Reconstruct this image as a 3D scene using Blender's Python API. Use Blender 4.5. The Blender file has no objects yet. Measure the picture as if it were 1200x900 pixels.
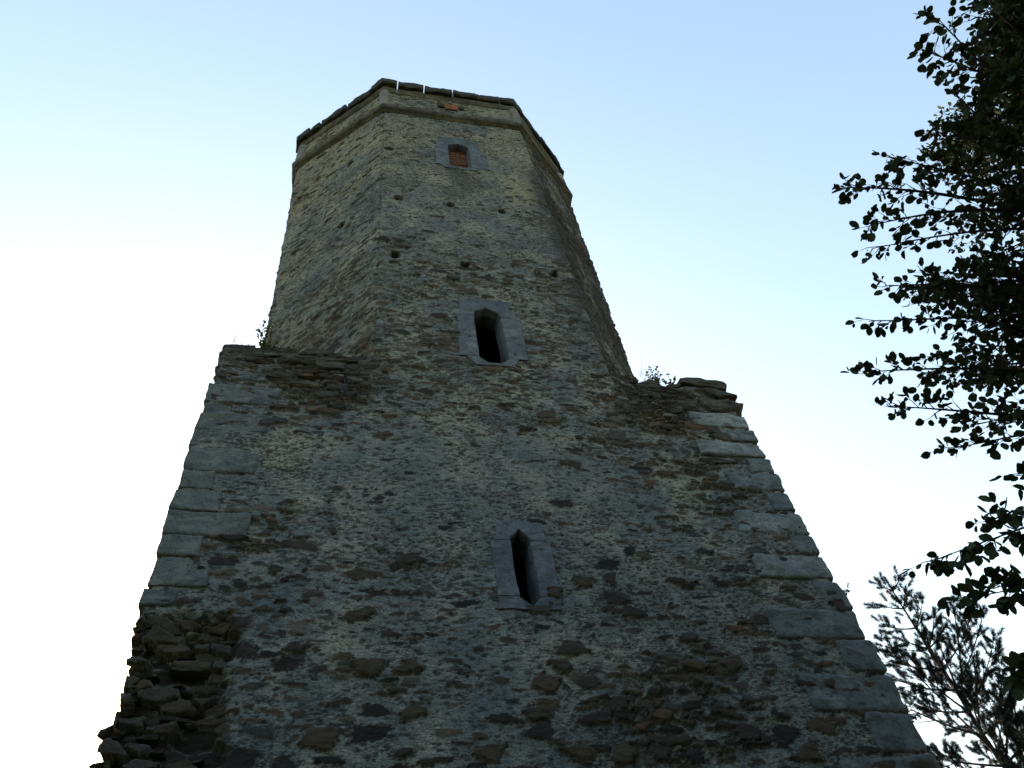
import bpy, bmesh, math, random
import numpy as np
from mathutils import Vector, Matrix, noise as mnoise

# ------------------------------------------------------------------ camera, sky, sun, exposure
SC = bpy.context.scene
COL = SC.collection
CAM = np.array([1.8885, -7.0068, 1.60])
RV = np.array([0.97751069, -0.17654246, -0.11534997])
UV = np.array([-0.07543229, -0.80349669, 0.59051083])
FV = np.array([0.19693355, 0.56852954, 0.7987436])
FPX = 933.19                                        # focal length in pixels of a 1200 px wide frame
cd = bpy.data.cameras.new('camera')
cd.sensor_width = 36.0; cd.lens = FPX / 1200 * 36.0
cd.clip_start = 0.05; cd.clip_end = 20000
cam = bpy.data.objects.new('camera', cd); COL.objects.link(cam)
cam.matrix_world = Matrix(((RV[0], UV[0], -FV[0], CAM[0]), (RV[1], UV[1], -FV[1], CAM[1]),
                           (RV[2], UV[2], -FV[2], CAM[2]), (0, 0, 0, 1)))
SC.camera = cam

SUN_EL, SUN_AZ = math.radians(24), math.radians(-5)       # azimuth clockwise from +Y
world = bpy.data.worlds.new('World'); SC.world = world; world.use_nodes = True
wn = world.node_tree.nodes; wl = world.node_tree.links
sky = wn.new('ShaderNodeTexSky'); sky.sky_type = 'NISHITA'; sky.sun_disc = False
sky.sun_elevation = SUN_EL; sky.sun_rotation = SUN_AZ
sky.air_density = 2.0; sky.dust_density = 3.5; sky.ozone_density = 1.0; sky.altitude = 500
wl.new(sky.outputs['Color'], wn['Background'].inputs['Color'])
wn['Background'].inputs['Strength'].default_value = 0.10
sd = bpy.data.lights.new('sun', 'SUN'); sd.energy = 3.0; sd.angle = math.radians(0.5); sd.color = (1, 0.94, 0.85)
sun = bpy.data.objects.new('sun', sd); COL.objects.link(sun)
sdir = Vector((math.sin(SUN_AZ) * math.cos(SUN_EL), math.cos(SUN_AZ) * math.cos(SUN_EL), math.sin(SUN_EL)))
sun.rotation_euler = sdir.to_track_quat('Z', 'Y').to_euler(); sun.location = (0, 0, 60)
SC.view_settings.view_transform = 'Standard'; SC.view_settings.look = 'None'
SC.view_settings.gamma = 1.0; SC.view_settings.exposure = 1.92; SC.view_settings.use_curve_mapping = False

rnd = random.Random(7)
nr = np.random.default_rng(11)

def at(px, py, dist):
    d = FV * FPX + RV * (px - 600) - UV * (py - 450)
    return CAM + d / np.linalg.norm(d) * dist

# ------------------------------------------------------------------ numpy noise
def hsh(i, j, seed):
    i = i.astype(np.int64); j = j.astype(np.int64)
    h = (i * 374761393 + j * 668265263 + seed * 1442695041) & 0xFFFFFFFF
    h = ((h ^ (h >> 13)) * 1274126177) & 0xFFFFFFFF
    h = ((h ^ (h >> 16)) * 2246822519) & 0xFFFFFFFF
    h = h ^ (h >> 15)
    return (h & 0xFFFFFF) / float(0x1000000)
def vn(x, y, seed=0):
    i = np.floor(x); j = np.floor(y); fx = x - i; fy = y - j
    fx = fx * fx * (3 - 2 * fx); fy = fy * fy * (3 - 2 * fy)
    a = hsh(i, j, seed); b = hsh(i + 1, j, seed); c = hsh(i, j + 1, seed); d = hsh(i + 1, j + 1, seed)
    return (a + (b - a) * fx) * (1 - fy) + (c + (d - c) * fx) * fy
def fbm(x, y, seed=0, oc=4):
    s = 0; a = .5; t = 0
    for k in range(oc):
        s = s + a * vn(x * 2 ** k + 17.3 * k, y * 2 ** k - 9.1 * k, seed + k); t += a; a *= .55
    return s / t
def sst(a, b, x):
    t = np.clip((x - a) / (b - a), 0, 1); return t * t * (3 - 2 * t)
def cells(u, v, cw, ch, seed, jit=.42, pw=2.6):
    y = v / ch; j0 = np.floor(y)
    f1 = np.full(u.shape, 9.); f2 = np.full(u.shape, 9.); idr = np.zeros(u.shape)
    for dj in (-1, 0, 1):
        j = j0 + dj
        off = hsh(j, j * 0 + 5, seed); x = u / cw + off * 3; i0 = np.floor(x)
        for di in (-1, 0, 1):
            i = i0 + di
            cx = i + .5 + jit * 2 * (hsh(i, j, seed + 1) - .5); cy = j + .5 + jit * 1.5 * (hsh(i, j, seed + 2) - .5)
            d = (np.abs(x - cx) ** pw + np.abs(y - cy) ** pw) ** (1 / pw)
            d = d * (.85 + .4 * hsh(i, j, seed + 4))
            new = d < f1
            f2 = np.where(new, f1, np.minimum(f2, d)); f1 = np.where(new, d, f1)
            idr = np.where(new, hsh(i, j, seed + 3), idr)
    return f1, f2 - f1, idr

# ------------------------------------------------------------------ object helpers
def link(name, me, mat=None, parent=None, smooth=True):
    o = bpy.data.objects.new(name, me); COL.objects.link(o)
    if mat: me.materials.append(mat)
    if parent: o.parent = parent
    if smooth: me.polygons.foreach_set('use_smooth', [True] * len(me.polygons))
    return o
def tag(o, label=None, cat=None, group=None, kind=None):
    if label: o['label'] = label
    if cat: o['category'] = cat
    if group: o['group'] = group
    if kind: o['kind'] = kind
    return o
def empty(name, loc=(0, 0, 0)):
    o = bpy.data.objects.new(name, None); COL.objects.link(o); o.location = loc; return o
def np_mesh(name, V, Q):
    me = bpy.data.meshes.new(name); V = np.asarray(V, np.float32); Q = np.asarray(Q, np.int32); k = Q.shape[1]
    me.vertices.add(len(V)); me.vertices.foreach_set('co', V.ravel())
    me.loops.add(Q.size); me.loops.foreach_set('vertex_index', Q.ravel())
    me.polygons.add(len(Q)); me.polygons.foreach_set('loop_start', np.arange(0, Q.size, k, dtype=np.int32))
    me.update(calc_edges=True); return me

# ------------------------------------------------------------------ materials
def mat_base(name, rough=.9):
    m = bpy.data.materials.new(name); m.use_nodes = True
    nt = m.node_tree; b = nt.nodes['Principled BSDF']; b.inputs['Roughness'].default_value = rough
    b.inputs['Specular IOR Level'].default_value = .2
    return m, nt, b
def N(nt, t, **kw):
    n = nt.nodes.new(t)
    for k, v in kw.items():
        if k in n.inputs: n.inputs[k].default_value = v
        else: setattr(n, k, v)
    return n
def noise_n(nt, vec, scale, detail=6, rough=.6):
    n = N(nt, 'ShaderNodeTexNoise'); n.inputs['Scale'].default_value = scale
    n.inputs['Detail'].default_value = detail; n.inputs['Roughness'].default_value = rough
    nt.links.new(vec, n.inputs['Vector']); return n.outputs['Fac']
def ramp(nt, fac, stops, interp='LINEAR'):
    r = N(nt, 'ShaderNodeValToRGB'); e = r.color_ramp.elements; r.color_ramp.interpolation = interp
    while len(e) < len(stops): e.new(.5)
    for k, (p, c) in enumerate(stops):
        e[k].position = p; e[k].color = (c[0], c[1], c[2], 1)
    nt.links.new(fac, r.inputs['Fac']); return r.outputs['Color']
def mix(nt, fac, a, b, mode='MIX'):
    n = N(nt, 'ShaderNodeMix'); n.data_type = 'RGBA'; n.blend_type = mode
    for s, v in ((0, fac), (6, a), (7, b)):
        if hasattr(v, 'links'): nt.links.new(v, n.inputs[s])
        elif s == 0: n.inputs[0].default_value = v
        else: n.inputs[s].default_value = (v[0], v[1], v[2], 1)
    return n.outputs[2]
def mathn(nt, op, a, b=None, clamp=False):
    n = N(nt, 'ShaderNodeMath'); n.operation = op; n.use_clamp = clamp
    for k, v in enumerate((a, b)):
        if v is None: continue
        if hasattr(v, 'links'): nt.links.new(v, n.inputs[k])
        else: n.inputs[k].default_value = v
    return n.outputs[0]
def bump(nt, bsdf, h, dist, strength=1.0):
    n = N(nt, 'ShaderNodeBump'); n.inputs['Distance'].default_value = dist; n.inputs['Strength'].default_value = strength
    nt.links.new(h, n.inputs['Height']); nt.links.new(n.outputs['Normal'], bsdf.inputs['Normal'])
def coords(nt, sx=1, sy=1, sz=1):
    g = N(nt, 'ShaderNodeNewGeometry'); m = N(nt, 'ShaderNodeMapping'); m.inputs['Scale'].default_value = (sx, sy, sz)
    nt.links.new(g.outputs['Position'], m.inputs['Vector']); return m.outputs['Vector'], g.outputs['Position']

def make_masonry():
    m, nt, b = mat_base('rubble_masonry', .95)
    flat, pos = coords(nt, 1, 1, 2.6)
    at_ = N(nt, 'ShaderNodeAttribute'); at_.attribute_name = 'surf'
    sep = N(nt, 'ShaderNodeSeparateColor'); nt.links.new(at_.outputs['Color'], sep.inputs[0])
    stone, rn, tint = sep.outputs[0], sep.outputs[1], sep.outputs[2]; stain_shade = at_.outputs['Alpha']
    n1 = noise_n(nt, pos, 1.3, 5); n2 = noise_n(nt, flat, 9, 8, .7); n3 = noise_n(nt, flat, 38, 6, .75)
    mort = ramp(nt, n1, [(.33, (.11, .128, .138)), (.5, (.168, .175, .172)), (.66, (.275, .262, .225))])
    mort = mix(nt, 1, mort, ramp(nt, n2, [(.34, (.40, .40, .41)), (.47, (.9, .9, .9)), (.56, (1.1, 1.1, 1.1)), (.70, (1.5, 1.5, 1.45))]), 'MULTIPLY')
    mort = mix(nt, 1, mort, ramp(nt, n3, [(.38, (.25, .24, .23)), (.47, (.9, .9, .9)), (.64, (1.5, 1.5, 1.5))]), 'MULTIPLY')
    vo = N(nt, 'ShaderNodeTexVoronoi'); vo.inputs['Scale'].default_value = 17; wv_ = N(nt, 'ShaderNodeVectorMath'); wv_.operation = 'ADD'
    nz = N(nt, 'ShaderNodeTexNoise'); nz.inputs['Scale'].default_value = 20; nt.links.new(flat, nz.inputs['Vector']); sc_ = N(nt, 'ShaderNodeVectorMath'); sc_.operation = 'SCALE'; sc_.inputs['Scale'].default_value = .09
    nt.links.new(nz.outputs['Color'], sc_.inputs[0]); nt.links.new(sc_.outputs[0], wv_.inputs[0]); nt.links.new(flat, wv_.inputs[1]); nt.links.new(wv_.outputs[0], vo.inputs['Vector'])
    pit_shade = ramp(nt, vo.outputs['Distance'], [(.17, (.14, .135, .13)), (.32, (1, 1, 1))])  # shade of small pits painted into the mortar colour, without relief
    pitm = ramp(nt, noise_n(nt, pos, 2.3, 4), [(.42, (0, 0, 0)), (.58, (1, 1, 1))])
    mort = mix(nt, pitm, mort, mix(nt, 1, mort, pit_shade, 'MULTIPLY'))
    mort = mix(nt, tint, mort, mix(nt, 1, (.31, .275, .185), ramp(nt, n2, [(.3, (.5, .5, .5)), (.6, (1.1, 1.1, 1.1))]), 'MULTIPLY'))
    st = ramp(nt, rn, [(0, (.022, .021, .02)), (.25, (.05, .042, .035)), (.45, (.075, .056, .038)), (.6, (.05, .053, .058)),
                       (.78, (.11, .095, .075)), (.9, (.09, .048, .028)), (1, (.15, .15, .145))])
    st = mix(nt, 1, st, ramp(nt, n2, [(.25, (.5, .5, .5)), (.6, (1.15, 1.15, 1.15))]), 'MULTIPLY')
    st = mix(nt, 1, st, ramp(nt, n3, [(.3, (.6, .6, .6)), (.6, (1.2, 1.2, 1.2))]), 'MULTIPLY')
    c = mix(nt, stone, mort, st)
    c = mix(nt, stain_shade, c, (.045, .043, .04))
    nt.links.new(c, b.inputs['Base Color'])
    h = mathn(nt, 'ADD', mathn(nt, 'MULTIPLY', n2, 1.0), mathn(nt, 'MULTIPLY', n3, .6))
    bump(nt, b, h, .035, .9)
    return m
def make_stone(name, lo, hi, spot=(.5, .5, .5), sc=3.0, bd=.012, streak=None):
    m, nt, b = mat_base(name, .9)
    flat, pos = coords(nt, 1, 1, 1.6)
    n1 = noise_n(nt, flat, sc, 6); n2 = noise_n(nt, pos, sc * 9, 7, .7); n3 = noise_n(nt, pos, 1.1, 3)
    c = ramp(nt, n1, [(.32, lo), (.68, hi)])
    c = mix(nt, 1, c, ramp(nt, n2, [(.32, spot), (.5, (1, 1, 1)), (.75, (1.2, 1.2, 1.2))]), 'MULTIPLY')
    c = mix(nt, 1, c, ramp(nt, n3, [(.35, (.7, .7, .72)), (.65, (1.2, 1.18, 1.12))]), 'MULTIPLY')
    if streak: c = mix(nt, mathn(nt, 'MULTIPLY', ramp(nt, noise_n(nt, flat, 5, 5), [(.5, (0, 0, 0)), (.62, (1, 1, 1))]), .8), c, streak)
    nt.links.new(c, b.inputs['Base Color'])
    bump(nt, b, mathn(nt, 'ADD', n2, mathn(nt, 'MULTIPLY', n1, 2)), bd)
    return m
M_WALL = make_masonry()
M_ASH = make_stone('dressed_stone', (.075, .09, .105), (.16, .175, .195), bd=.02, streak=(.06, .06, .058))
M_SILL = make_stone('window_stone', (.075, .088, .115), (.135, .15, .18), sc=3.5, bd=.014, streak=(.065, .07, .075))
M_ROUGH = make_stone('rough_stone', (.032, .03, .028), (.10, .088, .072), sc=5, bd=.03)
M_TORN = make_stone('torn_core_stone', (.022, .021, .02), (.075, .066, .054), sc=5, bd=.035)
M_CAP = make_stone('lichen_dark_stone', (.018, .018, .014), (.06, .056, .04), sc=6, bd=.02)
M_CORN = make_stone('weathered_cornice', (.045, .042, .034), (.135, .118, .088), sc=3, bd=.015, streak=(.05, .045, .035))
M_SHAFT = make_stone('pale_shaft_stone', (.13, .125, .11), (.26, .245, .22), sc=5, bd=.01)
M_BRICK = make_stone('red_brick', (.20, .07, .035), (.36, .125, .05), sc=8, bd=.006)
M_BRICKD = make_stone('worn_brick', (.09, .042, .026), (.17, .075, .042), sc=8, bd=.01)
M_DARK = make_stone('tower_interior', (.03, .03, .03), (.05, .05, .05))  # near-black colour stands in for the shade inside the windows
def make_leaf(name, c0, c1, tr):
    m, nt, b = mat_base(name, .8); b.inputs['Specular IOR Level'].default_value = .08
    flat, pos = coords(nt); n = noise_n(nt, pos, 6, 3)
    c = ramp(nt, n, [(.35, c0), (.65, c1)]); nt.links.new(c, b.inputs['Base Color'])
    if tr:
        t = N(nt, 'ShaderNodeBsdfTranslucent'); nt.links.new(c, t.inputs['Color'])
        ms = N(nt, 'ShaderNodeMixShader'); ms.inputs[0].default_value = tr
        nt.links.new(b.outputs[0], ms.inputs[1]); nt.links.new(t.outputs[0], ms.inputs[2])
        nt.links.new(ms.outputs[0], nt.nodes['Material Output'].inputs['Surface'])
    return m
M_LEAF = make_leaf('broad_leaf', (.018, .026, .013), (.04, .052, .022), .06)
M_NEED = make_leaf('pine_needle', (.014, .022, .019), (.030, .042, .036), .03)
M_WEED = make_leaf('weed_leaf', (.05, .06, .025), (.09, .10, .04), .2)
M_STRAW = make_leaf('dry_grass_blade', (.2, .17, .10), (.32, .28, .17), .3)
M_BARK = make_stone('bark', (.02, .017, .014), (.055, .047, .038), sc=12, bd=.02)
def make_ground():
    m, nt, b = mat_base('grass_ground', 1)
    flat, pos = coords(nt); n = noise_n(nt, pos, .5, 8); n2 = noise_n(nt, pos, 14, 5)
    c = ramp(nt, n, [(.35, (.035, .05, .018)), (.65, (.08, .085, .035))])
    c = mix(nt, 1, c, ramp(nt, n2, [(.3, (.6, .6, .6)), (.6, (1.2, 1.2, 1.2))]), 'MULTIPLY')
    nt.links.new(c, b.inputs['Base Color']); bump(nt, b, n2, .05); return m

# ------------------------------------------------------------------ ground
gs = np.concatenate([-np.geomspace(4000, 20, 20), np.linspace(-18, 18, 60), np.geomspace(20, 4000, 20)])
GX, GY = np.meshgrid(gs + 4, gs + 4)
GZ = (fbm(GX * .15, GY * .15, 3) - .5) * .5 * np.clip(1 - np.maximum(abs(GX - 4), abs(GY - 4)) / 400, 0, 1)
n_ = len(gs); I = np.arange(n_ * n_).reshape(n_, n_)
gq = np.stack([I[:-1, :-1], I[:-1, 1:], I[1:, 1:], I[1:, :-1]], -1).reshape(-1, 4)
tag(link('ground', np_mesh('ground', np.stack([GX, GY, GZ], -1).reshape(-1, 3), gq), make_ground()), kind='structure')

# ------------------------------------------------------------------ the tower
W = 8.0; ZS = 11.90; ZT = 23.75; ZR = 26.15
X1, X2 = 2.18, 6.03
tower = tag(empty('stone_tower', (4, 4, 0)),
            'tall ruined octagonal rubble stone tower rising from a square base with three small windows', 'tower')
tower_inv = Matrix.Translation((-4, -4, 0))
def tpart(name, me, mat, smooth=True, parent=None):
    me.transform(tower_inv); return link(name, me, mat, parent or tower, smooth)

def poly_len(P):
    P = np.array(P, float); d = np.diff(np.vstack([P, P[:1]]), axis=0); return P, d, np.hypot(d[:, 0], d[:, 1])
class Ring:
    """closed plan outline; s = 0 at vertex `zero`, runs so that the front face is s = X"""
    def __init__(s, P, zero, s0):
        s.P, s.d, s.L = poly_len(P); c = np.concatenate([[0], np.cumsum(s.L)])
        s.c = c - c[zero] + s0; s.tot = s.L.sum()
        s.t = s.d / s.L[:, None]; s.n = np.stack([s.t[:, 1], -s.t[:, 0]], 1)
    def where(s, q):
        q = np.asarray(q, float); k = np.clip(np.searchsorted(s.c, q, side='right') - 1, 0, len(s.L) - 1)
        return k, q - s.c[k]
    def pos(s, q): k, f = s.where(q); return s.P[k] + s.t[k] * f[..., None]
    def nrm(s, q, w=.045):
        k, f = s.where(q); n = s.n[k].copy(); nn = len(s.L)
        a = np.clip(.5 - .5 * f / w, 0, .5)[..., None]; b = np.clip(.5 - .5 * (s.L[k] - f) / w, 0, .5)[..., None]
        n = n * (1 - a - b) + s.n[(k - 1) % nn] * a + s.n[(k + 1) % nn] * b
        n /= np.linalg.norm(n, axis=-1, keepdims=True); return n, (a + b)[..., 0] * 2
    def off(s, q, out):                              # mitred offset of a single point
        k, f = s.where(q); k = int(k); nn = len(s.L)
        if abs(f) < 1e-4: n1, n2 = s.n[(k - 1) % nn], s.n[k]
        elif abs(f - s.L[k]) < 1e-4: n1, n2 = s.n[k], s.n[(k + 1) % nn]
        else: n1 = n2 = s.n[k]
        return s.P[k] + s.t[k] * f + (n1 + n2) / (1 + n1 @ n2) * out

# (x, z, rx, rz, amount) on the front: where big stones show, and where the mortar has washed out
BIG = [(1.6, 11.0, 1.0, 1.1, .75), (.95, 8.0, .8, 1.0, .75), (1.9, 6.0, 1.2, 1.0, .55), (5.2, 6.0, 1.6, 1.0, .85), (3.0, 5.2, 1.2, .8, .8),
       (3.2, 12.2, 1.6, 1.3, .6), (4.3, 14.6, 2.0, 1.2, .75), (6.3, 10.3, 1.2, 1.6, .45), (7.0, 6.0, 1., 1.2, .5), (4.3, 11.0, 2.4, .8, .35),
       (6.0, 8.3, 1.2, 1.2, .3)]
DRY = [(1.5, 11.1, .95, .75, 1), (.9, 8.2, .5, .7, .6), (6.6, 11.1, .9, .9, 1), (6.9, 9.5, .7, 1.2, .7), (5.4, 5.9, 1.4, .8, .7), (6.9, 7.2, .8, 1.6, .4)]
CLEAN = [(3.0, 9.3, 1.3, 1.2, 1), (3.8, 17.2, 1.5, .9, 1), (5.4, 19.3, .55, 1.0, 1), (2.8, 7.0, 1.2, .7, .5), (4.6, 9.4, 1.0, .6, .7), (3.0, 21.5, .7, .6, .5)]
def blob(L, x, z):
    v = np.zeros_like(x)
    for cx, cz, rx, rz, a in L: v = np.maximum(v, a * np.exp(-((x - cx) / rx) ** 2 - ((z - cz) / rz) ** 2))
    return v
HOLES = [(2.58, 18.1), (3.7, 18.06), (4.86, 18.03), (2.51, 15.38), (3.85, 15.27), (5.61, 15.27), (2.35, 21.0), (1.26 - .02, 21.45), (1.15, 17.95),
         (-.25, 21.4), (6.75, 10.72)]
def surface(u, z, chL, chR):
    """height, stone mask, per-stone random, tint, stain for points (u along the wall, z up)"""
    wob = fbm(u * .9, z * .9, 40, 4)
    wu = u + .16 * (fbm(u * 3, z * 5, 21, 4) - .5); wz = z + .13 * (fbm(u * 1.9, z * 3, 31, 4) - .5) + .02 * np.sin(u * 1.1)
    big = np.clip(blob(BIG, u, z) + .25 * (wob - .5), 0, 1); dry = np.clip(blob(DRY, u, z) + .5 * (wob - .55), 0, 1)
    clean = blob(CLEAN, u, z) * sst(.3, .55, fbm(u * 1.7, z * 1.7, 50, 3) + .15)
    side = np.maximum(chL, chR)
    big = np.where(side > 0, np.clip(.03 + .5 * sst(15, 12.3, z) + .3 * (wob - .5), 0, 1), big)
    dry = np.where(side > 0, np.clip(.12 + .8 * (wob - .5) + .4 * chR, 0, 1), dry)
    ruin = sst(7.12, 6.9, z + .35 * (fbm(u * 3, z * 2, 8, 3) - .5)) * sst(1.0, .80, u + .30 * (fbm(u * 3, z * 4, 9, 3) - .5) - .10 * np.clip(7 - z, 0, 2)) * sst(-2.2, -1.8, u)
    big = np.maximum(big, ruin)
    med = vn(u * .7 + 3, z * .8, 77); lowz = sst(8.6, 7.0, z) * (1 - side); course = sst(10.2, 11.2, z) * sst(16.5, 15, z)
    PA = .015 + .80 * big * (1 - .75 * lowz); PB = .05 + .75 * np.maximum(dry, sst(.55, .85, med) * .55) + .22 * big * (1 - lowz) + .16 * course; PC = .38 + .34 * (fbm(u * 1.4, z * 1.4, 61, 3) > .5)
    mul = 1 - .93 * clean; PA = PA * mul; PB = PB * mul; PC = PC * (1 - .6 * clean)
    rg = .55 * (fbm(u * 15, z * 26, 71, 4) - .5)
    f, e, ia = cells(wu, wz * (1 + .0 * u), .34, .135, 100, .46, 2.2); th = .10 + .25 * vn(u * 2, z * 2, 5)
    A = (ia * 1.0 < PA) * sst(th, th + .10, e + rg)
    f, e2, ib = cells(wu + 3.3, wz, .19, .066, 200, .48, 2.2); B = (ib < PB) * sst(.14, .26, e2 + rg)
    f, e3, ic = cells(wu + 7.7, wz, .082, .034, 300, .48, 2.2); C = (ic < PC) * sst(.16, .32, e3 + rg)  # C: shadowy gaps in the mortar, painted as tiny dark stones
    f, e4, id_ = cells(wu * 1.0 + 11, wz + .06 * fbm(u * 4, z * 4, 15, 3), .40, .235, 400, .5, 2.0)
    A2 = (id_ < (.20 + .62 * blob([(5.3, 5.7, 1.7, .9, 1), (2.0, 5.6, 1.3, .8, .55), (3.1, 5.2, 1.3, .5, .9)], u, z)) * lowz) * sst(.26, .36, e4 + rg * .8)
    near = A2; use = A2 > .02; ia = np.where(use, id_ * 5.77 % 1 * .075, ia); A = np.where(use, A2, A)
    cA = A > .02; cB = (~cA) & (B > .02)
    stone = np.where(cA, A, np.where(cB, B, C * .85))
    r = np.where(cA, (ia * 7.13) % 1, np.where(cB, (ib * 5.31) % 1, (ic * 3.7) % 1 * .6))
    prot = ((r * 13.7) % 1)
    h = .05 * (wob - .5) + .022 * (fbm(u * 6, z * 9, 81, 4) - .5)
    rec = .045 * dry + .012
    h = h - rec * (1 - stone) * np.maximum(dry, .12 + .5 * big) * 1.6
    h = h + np.where(cA, A * (-.012 + .05 * prot), np.where(cB, B * (-.008 + .028 * prot), -C * .012))
    rim = np.where(use, sst(.14, .24, e4 + rg * .8) * (1 - sst(.26, .34, e4 + rg * .8)), 0) + np.where(cA & ~use, sst(.35, .05, np.abs(A - .3)), 0) * .6
    h = h - .022 * rim; stone = np.maximum(stone, .55 * rim); h = h + .030 * A2 * (fbm(u * 9, z * 9, 33, 3) - .35)
    # ruined lower left corner: the facing has fallen off a deep rough core
    fR, eR, iR = cells(wu * 1.0, wz + .25 * vn(u * 2, z, 3), .27, .11, 500, .5, 2.1)
    core = -.05 - .10 * sst(7, 5.6, z) + .17 * (iR - .5) * sst(0, .12, eR) - .07 * sst(.12, 0, eR) + .20 * (fbm(u * 1.6, z * 1.6, 90, 3) - .5) + .10 * sst(6.2, 5.6, z) * sst(.5, 0, u)
    h = h * (1 - .6 * ruin) + ruin * core
    stone = np.where(ruin > .5, np.maximum(stone, sst(.05, .2, eR) * .92 + .05), stone); r = np.where(ruin > .5, iR * .55, r)
    stain_shade = .55 * ruin * sst(.1, 0., eR)
    for hx, hz in HOLES:
        q = ((u - hx) / .10) ** 2 + ((z - hz) / .14) ** 2 + 1.3 * (fbm(u * 9, z * 9, 4, 3) - .4)
        k = sst(1.1, .6, q); h = h - .32 * k; stone = np.maximum(stone, k); r = r * (1 - k)
    hole_shade = np.zeros_like(u)
    for hx, hz in HOLES: hole_shade = np.maximum(hole_shade, np.exp(-(((u - hx) / .10) ** 2 + ((z - hz) / .13) ** 2) ** 2))  # shade inside the putlog holes, painted on top of their depth
    tint = np.exp(-((u - 5.45) / .42) ** 4 - ((z - 19.4) / .95) ** 4) * sst(.3, .6, fbm(u * 3, z * 2, 55, 4) + .1) * .85
    tint = np.maximum(tint, .5 * sst(17.5, 22, z) * sst(.35, .6, wob + .05)) + np.where(chL > 0, .35 * sst(.4, .65, wob), 0)
    # rain-washed grime: under the top window, along the right arris; darker tone at the shoulder tops and on the right chamfer
    g = .55 * np.exp(-((u - 4.15) / .42) ** 4) * sst(18.3, 20.0, z) * sst(20.6, 20.2, z)
    g = np.maximum(g, .85 * np.exp(-((u - X2) / .30) ** 2) * sst(12, 14, z) * sst(21.8, 20, z))
    g = np.maximum(g, .75 * sst(11.35, 11.8, z) * sst(12.05, 11.85, z) * (u < X1 + .1)); g = np.maximum(g, .6 * sst(11.1, 11.7, z) * sst(12.3, 11.9, z) * (u > X2) * (u < 8.2))
    g = np.maximum(g, .35 * np.exp(-((u - 4.0) / .3) ** 2) * sst(22.7, 23.6, z))
    g = np.where(chR > 0, np.maximum(g, .8 * sst(.3, .55, fbm(u * 2, z * .5, 95, 3))), g)
    stain_shade = np.maximum(np.maximum(stain_shade, hole_shade * .5), g * sst(.32, .58, fbm(u * 3, z * 2.2, 96, 4) + .12))
    return h, stone, r, tint, stain_shade

WINDOWS = [(3.82, 4.25, 7.20, 8.43), (3.78, 4.42, 11.94, 13.76), (3.76, 4.46, 20.27, 22.08)]
def wall_grid(name, ring, S, Z, warp=None, ring_top=None, zspan=None, chf=None, foot=False):
    s2, z2 = np.meshgrid(S, Z)
    k, f = ring.where(s2)
    chL, chR = chf(s2) if chf else (np.zeros_like(s2), np.zeros_like(s2))
    h, st, r, ti, sn = surface(s2, z2, chL, chR)
    n, cr = ring.nrm(s2); P = ring.pos(s2)
    if ring_top is not None:
        t = ((z2 - zspan[0]) / (zspan[1] - zspan[0]))[..., None]
        fr = f / ring.L[k]; P2 = ring_top.P[k] + ring_top.d[k] * fr[..., None]; P = P * (1 - t) + P2 * t
    h = h - .035 * cr ** 2
    P = P + n * h[..., None]
    zz = z2.copy()
    if warp is not None: zz = warp(s2, z2)
    V = np.dstack([P[..., 0], P[..., 1], zz]).reshape(-1, 3)
    ny, nx = s2.shape; I = np.arange(ny * nx).reshape(ny, nx)
    Q = np.stack([I[:-1, :-1], I[:-1, 1:], I[1:, 1:], I[1:, :-1]], -1).reshape(-1, 4)
    cx = ((s2[:-1, :-1] + s2[1:, 1:]) / 2).ravel(); cz = ((z2[:-1, :-1] + z2[1:, 1:]) / 2).ravel()
    keep = np.ones(len(Q), bool)
    for a, b, c, d in WINDOWS: keep &= ~((cx > a) & (cx < b) & (cz > c) & (cz < d))
    me = np_mesh(name, V, Q[keep])
    ca = me.color_attributes.new('surf', 'FLOAT_COLOR', 'POINT')
    ca.data.foreach_set('color', np.dstack([st, r, ti, sn]).reshape(-1).astype(np.float32))
    return tpart(name, me, M_WALL)

# square base
sq = Ring([(0, W), (0, 0), (W, 0), (W, W)], 1, 0.0)
S = np.concatenate([np.arange(-8, -2.2, .2), np.arange(-2.2, -.001, .03), np.arange(0, 8.0001, .0155), np.arange(8.03, 9.5, .03), np.arange(9.5, 23.9, .2), [24 - 1e-6]])
Z = np.concatenate([np.arange(-.3, 4.6, .16), np.linspace(4.65, ZS, 520)])
def base_top(s, z):
    lft = sst(X1, X1 - .35, s); rgt = sst(X2, X2 + .35, s) * sst(8.6, 8.2, s)
    dz = lft * (-.03 + .16 * (fbm(s * 3.2, s * 0 + 4, 6, 3) - .5)) + rgt * (-.18 + .22 * (fbm(s * 3, s * 0 + 9, 7, 3) - .5))
    dz = dz + np.where((s < -.3) | (s > 8.3), -.1, 0)
    return z + dz * sst(11.2, ZS, z)
wall_grid('base_wall', sq, S, Z, base_top)
# octagonal shaft: slightly narrower at its foot than under the cornice
def octa(cx, cs, ds):
    xl = -.087 + cs; xr = 7.864 - ds
    return [(xl, 6.1), (xl, 1.967), (X1, 0), (X2, 0), (xr, 1.82), (xr, 6.1), (X2, 8), (X1, 8)]
oc_b = octa(0, .355, .32); oc_t = octa(0, 0, 0)
rb = Ring(oc_b, 2, X1); rt = Ring(oc_t, 2, X1)
sa = rb.c[1]; sd_ = rb.c[4]
S = np.concatenate([np.arange(rb.c[0], sa - .6, .25), np.arange(sa - .6, X1, .021), np.arange(X1, X2, .0185), np.arange(X2, sd_ + .5, .021), np.arange(sd_ + .5, rb.c[-1], .25), [rb.c[-1] - 1e-6]])
def chf(s): return ((s < X1)).astype(float), ((s > X2)).astype(float)
def shaft_foot(s, z): return z - np.where((s < X1 - .03) | (s > X2 + .03), .45, 0) * (z < ZS + .001)
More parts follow.
